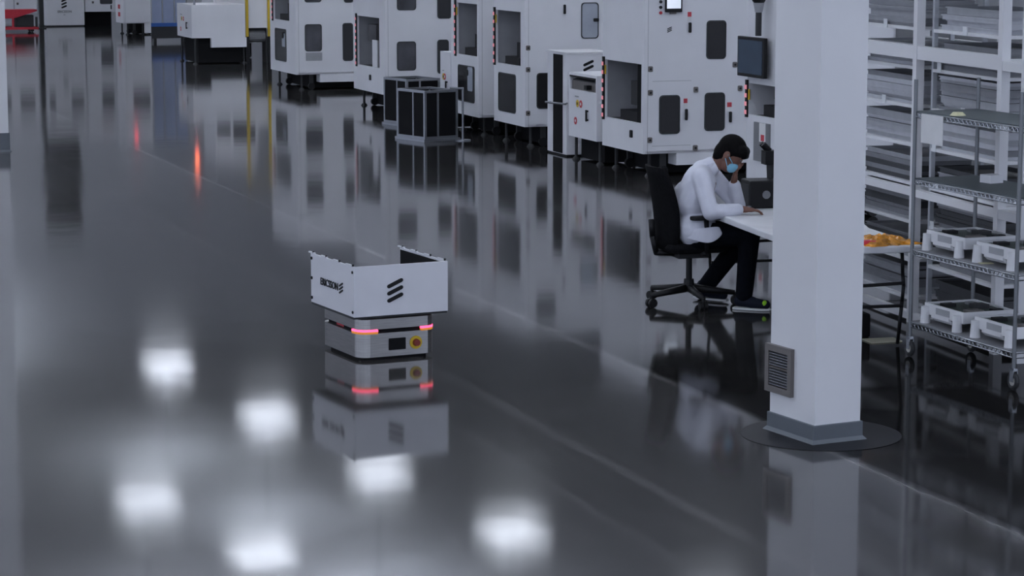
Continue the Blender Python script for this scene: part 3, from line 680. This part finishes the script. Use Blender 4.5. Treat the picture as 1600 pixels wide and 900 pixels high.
for bi, (ya, yb_, bay) in enumerate(((1.62, .56, 'left'), (.34, -.72, 'right'))):
    sh = thing('shelf_unit', 'pale shelf unit full of trays in the %s bay of the white rack' % bay, 'shelf', KO, KR)
    for x in (.08, .56):
        for y in (ya - .02, yb_ + (.0)): MB().box(x, y - .0, 0, x + .03, y + .03, 2.6).build('upright', CHROM2, sh)
    MB().box(.56, (ya + yb_) / 2, 0, .59, (ya + yb_) / 2 + .03, 2.6).build('upright', CHROM2, sh)
    for k in range(9):
        z = .13 + k * .265
        MB().box(.075, yb_ + .03, z, .59, ya - .02, z + .022).build('shelf_board', WHITE2, sh)
        z += .022; zt = z + .225; stack = []
        while True:
            h_ = rnd.choice((.022, .034, .034, .05)); kk = rnd.choice((0, 0, 1, 1, 2, 3)) if k > 3 else rnd.choice((2, 2, 4, 4, 1))  # lower shelves draw darker trays: the shade down there put into their colour
            if z + h_ > zt - rnd.choice((.0, .03, .05)): break
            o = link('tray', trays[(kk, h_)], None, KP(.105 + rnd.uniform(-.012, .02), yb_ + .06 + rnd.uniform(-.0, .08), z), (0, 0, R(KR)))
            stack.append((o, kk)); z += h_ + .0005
        for q_, (o, kk) in enumerate(stack):
            tag(o, '%s shallow tray, %s in the stack on the %s shelf, %s rack bay' % (('light grey', 'mid grey', 'grey', 'white', 'shade-darkened')[kk], ('lowest', 'second up', 'third up', 'fourth up', 'fifth up', 'sixth up', 'seventh up', 'eighth up', 'ninth up', 'tenth up')[q_], ordn[k], bay), 'tray', '%s bay trays, %s shelf' % (bay, ordn[k]))
        if k in (2, 4, 5, 7): link('label_card', card, sh, (.072, yb_ + (.55 if k % 2 else .98), .13 + k * .265 + .03))
        if k in (3, 6): link('label_card', card, sh, (.072, yb_ + .93, .13 + k * .265 + .04))

# ------------------------------------------------------------------ wire cart
CO = (2.514, 15.347, 0); CR = 21
def CP(x, y, z=0):
    a = R(CR); return (CO[0] + math.cos(a) * x - math.sin(a) * y, CO[1] + math.sin(a) * x + math.cos(a) * y, z)
ct = thing('wire_cart', 'chrome wire shelf cart on casters at the right edge', 'cart', CO, CR)
CL, CW = 1.2, .45; SHZ = [.23, .69, 1.135, 1.555]
MATSH = mat('green grey shelf mat', (.06, .075, .08), .5)
for x in (0, CW):
    for y in (0, -CL):
        pst = MB().tube((x, y, .13), (x, y, 1.75), .0125, n=10).build('post', mat('dull steel post', (.2, .21, .22), .4, .6), ct)
        fk = MB().box(x - .016, y - .02, .05, x - .012, y + .02, .13).box(x + .012, y - .02, .05, x + .016, y + .02, .13).box(x - .016, y - .02, .115, x + .016, y + .02, .13).build('caster', CHROME, ct)
        w1 = MB().torus((x, y, .055), .04, .015, (1, 0, 0)).build('tyre', DGREY, fk); MB().tube((x - .011, y, .055), (x + .011, y, .055), .028, n=16).build('hub', mat('wheel hub', (.45, .44, .4), .5), fk)
for i, z in enumerate(SHZ):
    s_ = MB().box(.0, -CL, z - .008, CW, 0, z).build('shelf_mat' if i > 1 else 'shelf_plate', MATSH if i > 1 else GREY, ct)
    mb = MB()
    for zz in (z - .012, z - .04):
        mb.tube((-.0, 0, zz), (0, -CL, zz), .005, n=6).tube((CW, 0, zz), (CW, -CL, zz), .005, n=6).tube((0, 0, zz), (CW, 0, zz), .005, n=6).tube((0, -CL, zz), (CW, -CL, zz), .005, n=6)
    ed = mb.build('shelf_rim', CHROME, s_)
    mb = MB(); N_ = 26
    for k in range(N_):
        y0, y1 = -CL * k / N_, -CL * (k + .5) / N_; y2 = -CL * (k + 1) / N_
        mb.tube((0, y0, z - .012), (0, y1, z - .04), .0025, n=4).tube((0, y1, z - .04), (0, y2, z - .012), .0025, n=4)
    for k in range(9):
        y0, y1, y2 = CW * k / 9, CW * (k + .5) / 9, CW * (k + 1) / 9
        mb.tube((y0, 0, z - .012), (y1, 0, z - .04), .0025, n=4).tube((y1, 0, z - .04), (y2, 0, z - .012), .0025, n=4)
    o = mb.build('truss_wire', CHROME, s_)
tag(MB().box(-.012, -.36, 0, -.010, -.10, .18).build('hanging_sheet', PAPER, None, loc=CP(-.004, 0, 1.365), rotz=CR), 'white sheet hanging from the top shelf of the cart', 'sheet')
tag(MB().tube((0, 0, 0), (0, 0, .02), .05, .03, 14).build('yellow_disc', mat('pale yellow', (.6, .58, .36), .5), None, loc=CP(.05, -.42, 1.556)), 'pale yellow disc on the top shelf of the cart', 'disc')
tag(MB().prism([(-.05, -.05, 0), (.05, -.05, 0), (.05, .05, 0), (-.05, .05, 0)], (0, 0, .05)).build('small_box', WHITE2, None, loc=CP(.3, -.42, 1.136), rotz=30), 'small white box on the second highest cart shelf', 'box')
tag(MB().box(0, 0, 0, .08, .05, .004).build('yellow_note', mat('pale yellow', (.6, .58, .36), .5), None, loc=CP(.02, -.78, .691), rotz=10), 'pale yellow note on the cart shelf level with the table', 'note')
PCB = mat('dark green board', (.012, .03, .022), .4, var=.5, scale=30)
def unit(loc, rot, label):
    t = thing('circuit_unit', label, 'electronics', loc, rot, 'circuit units on the wire cart')
    L_, W_ = .46, .36
    MB().box(0, -L_, .055, .012, 0, .125).box(W_ - .012, -L_, .055, W_, 0, .125).box(.012, -.012, .055, W_ - .012, 0, .125).box(.012, -L_, .055, W_ - .012, -L_ + .012, .125).build('frame', WHITE2, t)
    p_ = MB().box(.012, -L_ + .012, .1, W_ - .012, -.012, .112).build('board', PCB, t)
    for k, (x, y, a, b, h_, m) in enumerate(((.05, -.1, .08, .06, .02, BLACK), (.2, -.2, .09, .09, .025, DGREY), (.06, -.36, .1, .08, .018, VENT), (.22, -.4, .07, .05, .02, BLACK), (.24, -.08, .05, .04, .016, GREY))):
        MB().box(x, y - b, .112, x + a, y, .112 + h_).build('chip', m, p_)
    for x, y in ((-.012, -.03), (-.012, -L_ + .05), (W_ + .012, -.03), (W_ + .012, -L_ + .05)):
        MB().tube((x, y, 0), (x, y, .105), .032, .026, 14).build('standoff', WHITE2, t)
    MB().prism([(-.005, -.13, .03), (-.005, -L_ + .12, .03), (-.03, -L_ + .12, .05), (-.03, -.13, .05)], (0, 0, .02)).build('handle_bar', WHITE2, t)
    MB().box(.002, -.3, .07, -.003, -.14, .11).build('label_field', MGREY, t)
    return t
unit(CP(.06, -.07, SHZ[1]), CR, 'white framed circuit unit on the table level cart shelf, next to the amber bag')
unit(CP(.06, -.66, SHZ[1]), CR, 'white framed circuit unit on the table level cart shelf, at the right edge')
unit(CP(.06, -.07, SHZ[0]), CR, 'white framed circuit unit on the bottom cart shelf, on the column side')
unit(CP(.06, -.66, SHZ[0]), CR, 'white framed circuit unit on the bottom cart shelf, at the right edge')

# ------------------------------------------------------------------ office chair
PO = Vector((1.30, 17.44, 0)); PR = -8
ch = thing('office_chair', 'black office swivel chair with a tall back under the seated person', 'chair', PO + Vector((-.03, .06, 0)), 16)
for k in range(5):
    a = R(72 * k + 196); d = Vector((math.cos(a), math.sin(a), 0)); e_ = d * .33
    lg = MB().tube(Vector((0, 0, .115)) + d * .03, Vector((0, 0, .085)) + e_, .03, .018, 10).build('base_leg', BLACK, ch, smooth=True)
    c = Vector((e_.x, e_.y, 0)); n = Vector((-d.y, d.x, 0))
    MB().tube(c + Vector((0, 0, .06)), c + Vector((0, 0, .09)), .012).tube(c - n * .028 + Vector((0, 0, .032)), c - n * .006 + Vector((0, 0, .032)), .032, n=16).tube(c + n * .006 + Vector((0, 0, .032)), c + n * .028 + Vector((0, 0, .032)), .032, n=16).build('caster', BLACK, lg)
MB().tube((0, 0, .09), (0, 0, .18), .045, .035).tube((0, 0, .18), (0, 0, .36), .022).build('gas_post', BLACK, ch)
MB().box(-.12, -.1, .34, .12, .1, .39).build('mechanism', DGREY, ch, bevel=.01)
SEATM = mat('black upholstery', (.006, .006, .007), .9, var=.3, scale=40, spec=.1)
mb = MB(); o = mb.prism([(x, y, .39) for x, y in rrect(-.22, -.235, .24, .235, .09, 5)], (0, 0, .07)).build('seat', SEATM, ch, bevel=.03)
# curved reclined backrest
vs_ = []; fs_ = []; nu, nv = 9, 9
for th in (0, 1):
    for j in range(nv):
        v = j / (nv - 1); z = .42 + .58 * v; hw = .235 * (1 - .25 * abs(v - .45) ** 2 * 4) if v < .9 else .17
        for i in range(nu):
            u = i / (nu - 1) * 2 - 1
            x = -.20 - .09 * v + .06 * math.sin(v * 3.1) * .5 + .05 * u * u - th * .035
            vs_.append((x, u * hw, z))
q = nu * nv
for j in range(nv - 1):
    for i in range(nu - 1):
        a = j * nu + i; fs_ += [(a, a + 1, a + nu + 1, a + nu), (q + a, q + a + nu, q + a + nu + 1, q + a + 1)]
for j in range(nv - 1):
    for i in (0, nu - 1): a = j * nu + i; fs_.append((a, a + nu, q + a + nu, q + a))
for i in range(nu - 1):
    for j in (0, nv - 1): a = j * nu + i; fs_.append((a, a + 1, q + a + 1, q + a))
MB().add(vs_, fs_).build('backrest', SEATM, ch, smooth=True)
MB().path([(-.1, 0, .37), (-.25, 0, .38), (-.28, 0, .5), (-.29, 0, .62)], .022).build('back_support', BLACK, ch, smooth=True)
for sy in (-1, 1):
    MB().path([(.02, sy * .2, .385), (.03, sy * .285, .40), (.02, sy * .29, .64)], .018).build('arm_support', BLACK, ch, smooth=True)
    MB().prism([(x, y, .64) for x, y in rrect(-.10, sy * .29 - .04, .15, sy * .29 + .04, .035, 4)], (0, 0, .028)).build('armrest', BLACK, ch, bevel=.008)

# ------------------------------------------------------------------ seated person
ps = thing('person', 'person in a white coat and face mask seated at the table, head bent', 'person', PO, PR)
SKIN = mat('skin', (.17, .075, .05), .5, var=.08, scale=20); HAIR = mat('black hair', (.004, .0035, .0035), .75, var=.3, scale=60, spec=.1)
COAT = mat('white coat cloth', (.66, .67, .74), .85, var=.05, scale=12, bump=.25); TROU = mat('dark trousers', (.004, .005, .008), .95, var=.2, scale=30, spec=.1)
MASK = mat('light blue mask', (.22, .50, .66), .8); SHOE = mat('dark navy shoe', (.008, .011, .022), .7, spec=.2); SOLE = mat('white sole', (.7, .7, .7), .6); LIME = mat('lime trim', (.35, .75, .02), .5)
def remesh(o, vox, it=6):
    m = o.modifiers.new('remesh', 'REMESH'); m.mode = 'VOXEL'; m.voxel_size = vox; m.use_smooth_shade = True
    s_ = o.modifiers.new('smooth', 'SMOOTH'); s_.iterations = it; s_.factor = .5
    return o
hd = Matrix.Rotation(R(38), 3, 'Y') @ Matrix.Rotation(R(-6), 3, 'Z')   # head bent down
HCt = Vector((.245, .0, 1.085))
def hp(x, y, z): return HCt + hd @ Vector((x, y, z))
hipR, kneeR, ankR = (.03, -.10, .51), (.40, -.13, .535), (.365, -.15, .075)
hipL, kneeL, ankL = (.03, .10, .51), (.36, .15, .50), (.06, .22, .085)
shR, elR, wrR = (.055, -.185, .945), (.13, -.27, .70), (.345, -.17, .715)
shL, elL, wrL = (.085, .175, .945), (.30, .16, .705), (.275, .045, .885)
b = MB()
b.capsule((.02, -.09, .53), (.02, .09, .53), .115, .115); b.capsule((.02, 0, .56), (.0, 0, .75), .125, .13); b.capsule((0, -.06, .75), (.045, -.08, .88), .115, .105); b.capsule((0, .06, .75), (.045, .08, .88), .115, .105)
b.capsule((.06, -.13, .94), (.06, .13, .94), .06, .06); b.capsule((.08, 0, .95), hp(-.03, 0, -.05), .058, .052)
for h_, k_, a_ in ((hipR, kneeR, ankR), (hipL, kneeL, ankL)): b.capsule(h_, k_, .08, .055); b.capsule(k_, a_, .053, .035)
for s_, e_, w_ in ((shR, elR, wrR), (shL, elL, wrL)): b.capsule(s_, e_, .046, .037); b.capsule(e_, w_, .037, .026)
# head
b.ball(hp(0, 0, .02), (.098, .078, .105), 20, 14, hd); b.ball(hp(.03, 0, -.055), (.066, .058, .066), 16, 10, hd); b.ball(hp(.06, 0, -.085), (.03, .035, .026), 12, 8, hd)
b.capsule(hp(.09, 0, .01), hp(.108, 0, -.03), .010, .016); b.ball(hp(.085, 0, .04), (.016, .05, .012), 12, 8, hd)
for sy in (-1, 1): b.ball(hp(-.005, sy * .08, -.01), (.024, .012, .034), 12, 8, hd)
b.ball(hp(.088, 0, -.06), (.014, .026, .012), 12, 8, hd)
# near hand resting on the table
def hand(wr, d, up, thumb_side, curl, scale=1.0):
    wr = Vector(wr); d = Vector(d).normalized(); up = Vector(up).normalized(); sd = d.cross(up).normalized() * thumb_side; up = (up - d * up.dot(d)).normalized()
    pc = wr + d * .05 * scale
    M = Matrix((d, sd, up)).transposed(); b.ball(pc, (.05 * scale, .04 * scale, .018 * scale), 14, 9, M); b.capsule(wr, wr + d * .03, .025, .024)
    for k, (off, ln) in enumerate(((.028, .07), (.010, .078), (-.009, .072), (-.027, .058))):
        p = wr + d * .088 * scale + sd * off * scale; q = p; ang = 0
        for j in range(3):
            ang += curl * (1 if j else .5); dd = d * math.cos(ang) - up * math.sin(ang); n = q + dd * ln * scale * (.42, .32, .26)[j]
            b.capsule(q, n, (.0098, .009, .0082)[j] * scale, (.009, .0082, .0072)[j] * scale, 8); q = n
    p = wr + d * .03 * scale + sd * .03 * scale; q = p + (d * .55 + sd * .75 - up * .1).normalized() * .04 * scale; n = q + (d * .9 + sd * .3 - up * .25).normalized() * .034 * scale
    b.capsule(p, q, .0125 * scale, .011 * scale, 8); b.capsule(q, n, .011 * scale, .009 * scale, 8)
hand(wrR, (.95, .25, -.06), (0, 0, 1), -1, .35)
hand(wrL, (.15, -.25, .95), (-.9, 0, .2), -1, .5)
body = remesh(b.build('body', SKIN, ps, smooth=True), .0055, 4)
# hair cap with a short fringe
h = MB(); h.ball(hp(-.012, 0, .048), (.106, .088, .098), 22, 14, hd); h.ball(hp(-.05, 0, -.005), (.066, .078, .085), 16, 10, hd)
h.capsule(hp(.062, -.05, .078), hp(.066, .05, .078), .040, .040); h.capsule(hp(.094, -.045, .058), hp(.096, .045, .06), .022, .022)
for sy in (-1, 1): h.capsule(hp(.01, sy * .074, .03), hp(.012, sy * .076, -.005), .014, .009)
h.capsule(hp(-.06, -.03, -.06), hp(-.06, .03, -.06), .035, .035)
remesh(h.build('hair', HAIR, ps, smooth=True), .008, 3)
# eyes and brows
for sy in (-1, 1):
    MB().ball(hp(.091, sy * .03, .018), (.006, .011, .005), 10, 6, hd).build('eye', GREY, ps, smooth=True)
    MB().ball(hp(.095, sy * .03, .017), (.003, .004, .004), 8, 5, hd).build('iris', BLACK, ps, smooth=True)
    MB().capsule(hp(.098, sy * .014, .038), hp(.09, sy * .05, .036), .005, .004, 6).build('eyebrow', HAIR, ps, smooth=True)
# face mask
mk = MB(); mk.ball(hp(.056, 0, -.058), (.052, .058, .05), 16, 10, hd); mk.ball(hp(.07, 0, -.035), (.04, .04, .02), 12, 8, hd)
mo = remesh(mk.build('face_mask', MASK, ps, smooth=True), .008, 2)
for sy in (-1, 1): MB().path([hp(.06, sy * .058, -.03), hp(.0, sy * .089, .0)], .003, 6).path([hp(.05, sy * .056, -.075), hp(.0, sy * .087, -.03)], .003, 6).build('ear_loop', MASK, mo)
# coat: torso, sleeves and tail over the seat
c = MB()
c.capsule((.015, -.10, .56), (.015, .10, .56), .135, .135); c.capsule((.005, 0, .58), (-.015, 0, .76), .15, .155); c.capsule((-.015, -.07, .75), (.035, -.10, .89), .135, .12); c.capsule((-.015, .07, .75), (.035, .10, .89), .135, .12)
c.capsule((.05, -.15, .945), (.05, .15, .945), .075, .075); c.capsule((.055, 0, .96), (.115, 0, 1.0), .085, .068)
for s_, e_, w_, f in ((shR, elR, wrR, 1), (shL, elL, wrL, .9)):
    e2 = Vector(e_); w2 = Vector(e_).lerp(Vector(w_), .86); c.capsule(s_, e2, .070, .058); c.capsule(e2, w2, .057, .045)
for k in range(4): c.capsule(Vector(elR).lerp(Vector(wrR), .15 + .2 * k) + Vector((0, 0, .004)), Vector(elR).lerp(Vector(wrR), .2 + .2 * k) + Vector((0, -.01, 0)), .055 - .004 * k, .05 - .004 * k)
co = remesh(c.build('coat', COAT, ps, smooth=True), .009, 5)
# collar and hanging skirt of the coat (thin curved cloth with thickness)
def cloth(rows, name, m, parent, th=.008):
    vs = []; fs = []; nr, nc = len(rows), len(rows[0])
    for r_ in rows: vs += [Vector(p) for p in r_]
    for i in range(nr - 1):
        for j in range(nc - 1): fs.append((i * nc + j, (i + 1) * nc + j, (i + 1) * nc + j + 1, i * nc + j + 1))
    o = MB().add(vs, fs).build(name, m, parent, smooth=True); s_ = o.modifiers.new('solid', 'SOLIDIFY'); s_.thickness = th; s_.offset = 0
    u_ = o.modifiers.new('sub', 'SUBSURF'); u_.levels = 1; u_.render_levels = 2; return o
rows = []
for k in range(4):
    t_ = k / 3; rows.append([(-.13 + .02 * t_, -.05, .60 - .10 * t_), (-.09 + .02 * t_, -.185 - .02 * t_, .58 - .07 * t_), (.02 + .03 * t_, -.235 - .015 * t_, .58 - .09 * t_), (.10 + .04 * t_, -.24 - .01 * t_, .59 - .12 * t_), (.19 + .03 * t_, -.205, .60 - .06 * t_)])
cloth(rows, 'coat_skirt', COAT, ps)
cl = []
for k in range(2):
    cl.append([(.10 + .055 * math.cos(a) + k * .0, (.07 + .008 * k) * math.sin(a), .985 + .04 * k + .018 * math.cos(a)) for a in [R(40 + 280 * i / 10) for i in range(11)]])
cloth(cl, 'collar', COAT, ps, .01)
# trousers
t_ = MB(); t_.capsule((.03, -.09, .525), (.03, .09, .525), .125, .125)
for h_, k_, a_ in ((hipR, kneeR, ankR), (hipL, kneeL, ankL)): t_.capsule(h_, k_, .10, .078); a2 = Vector(k_).lerp(Vector(a_), .93); t_.capsule(k_, a2, .077, .062)
remesh(t_.build('trousers', TROU, ps, smooth=True), .009, 5)
# shoes
for (x, y, z), az, lift, nm in ((ankR, -12, 0, 'r'), (ankL, -25, .012, 'l')):
    Mz = Matrix.Rotation(R(az), 3, 'Z'); c0 = Vector((x, y, 0))
    def sp(a, b_, c_): return c0 + Mz @ Vector((a, b_, c_)) + Vector((0, 0, lift))
    s_ = MB(); s_.capsule(sp(-.03, 0, .06), sp(.06, 0, .055), .042, .042); s_.capsule(sp(.06, 0, .05), sp(.16, 0, .042), .04, .034); s_.capsule(sp(-.02, 0, .06), sp(-.015, 0, .10), .042, .04)
    so = remesh(s_.build('shoe', SHOE, ps, smooth=True), .008, 3)
    out = [(-.075, -.03), (-.04, -.045), (.06, -.045), (.15, -.046), (.195, -.025), (.2, .01), (.17, .04), (.06, .043), (-.04, .042), (-.075, .03)]
    MB().prism([sp(a, b_, .001 if lift == 0 else 0) for a, b_ in out], (0, 0, .014)).build('sole', SOLE, so, bevel=.003)
    if lift == 0: MB().ball(sp(.155, -.012, .05), (.024, .024, .024), 12, 8, Mz).build('toe_trim', LIME, so, smooth=True)
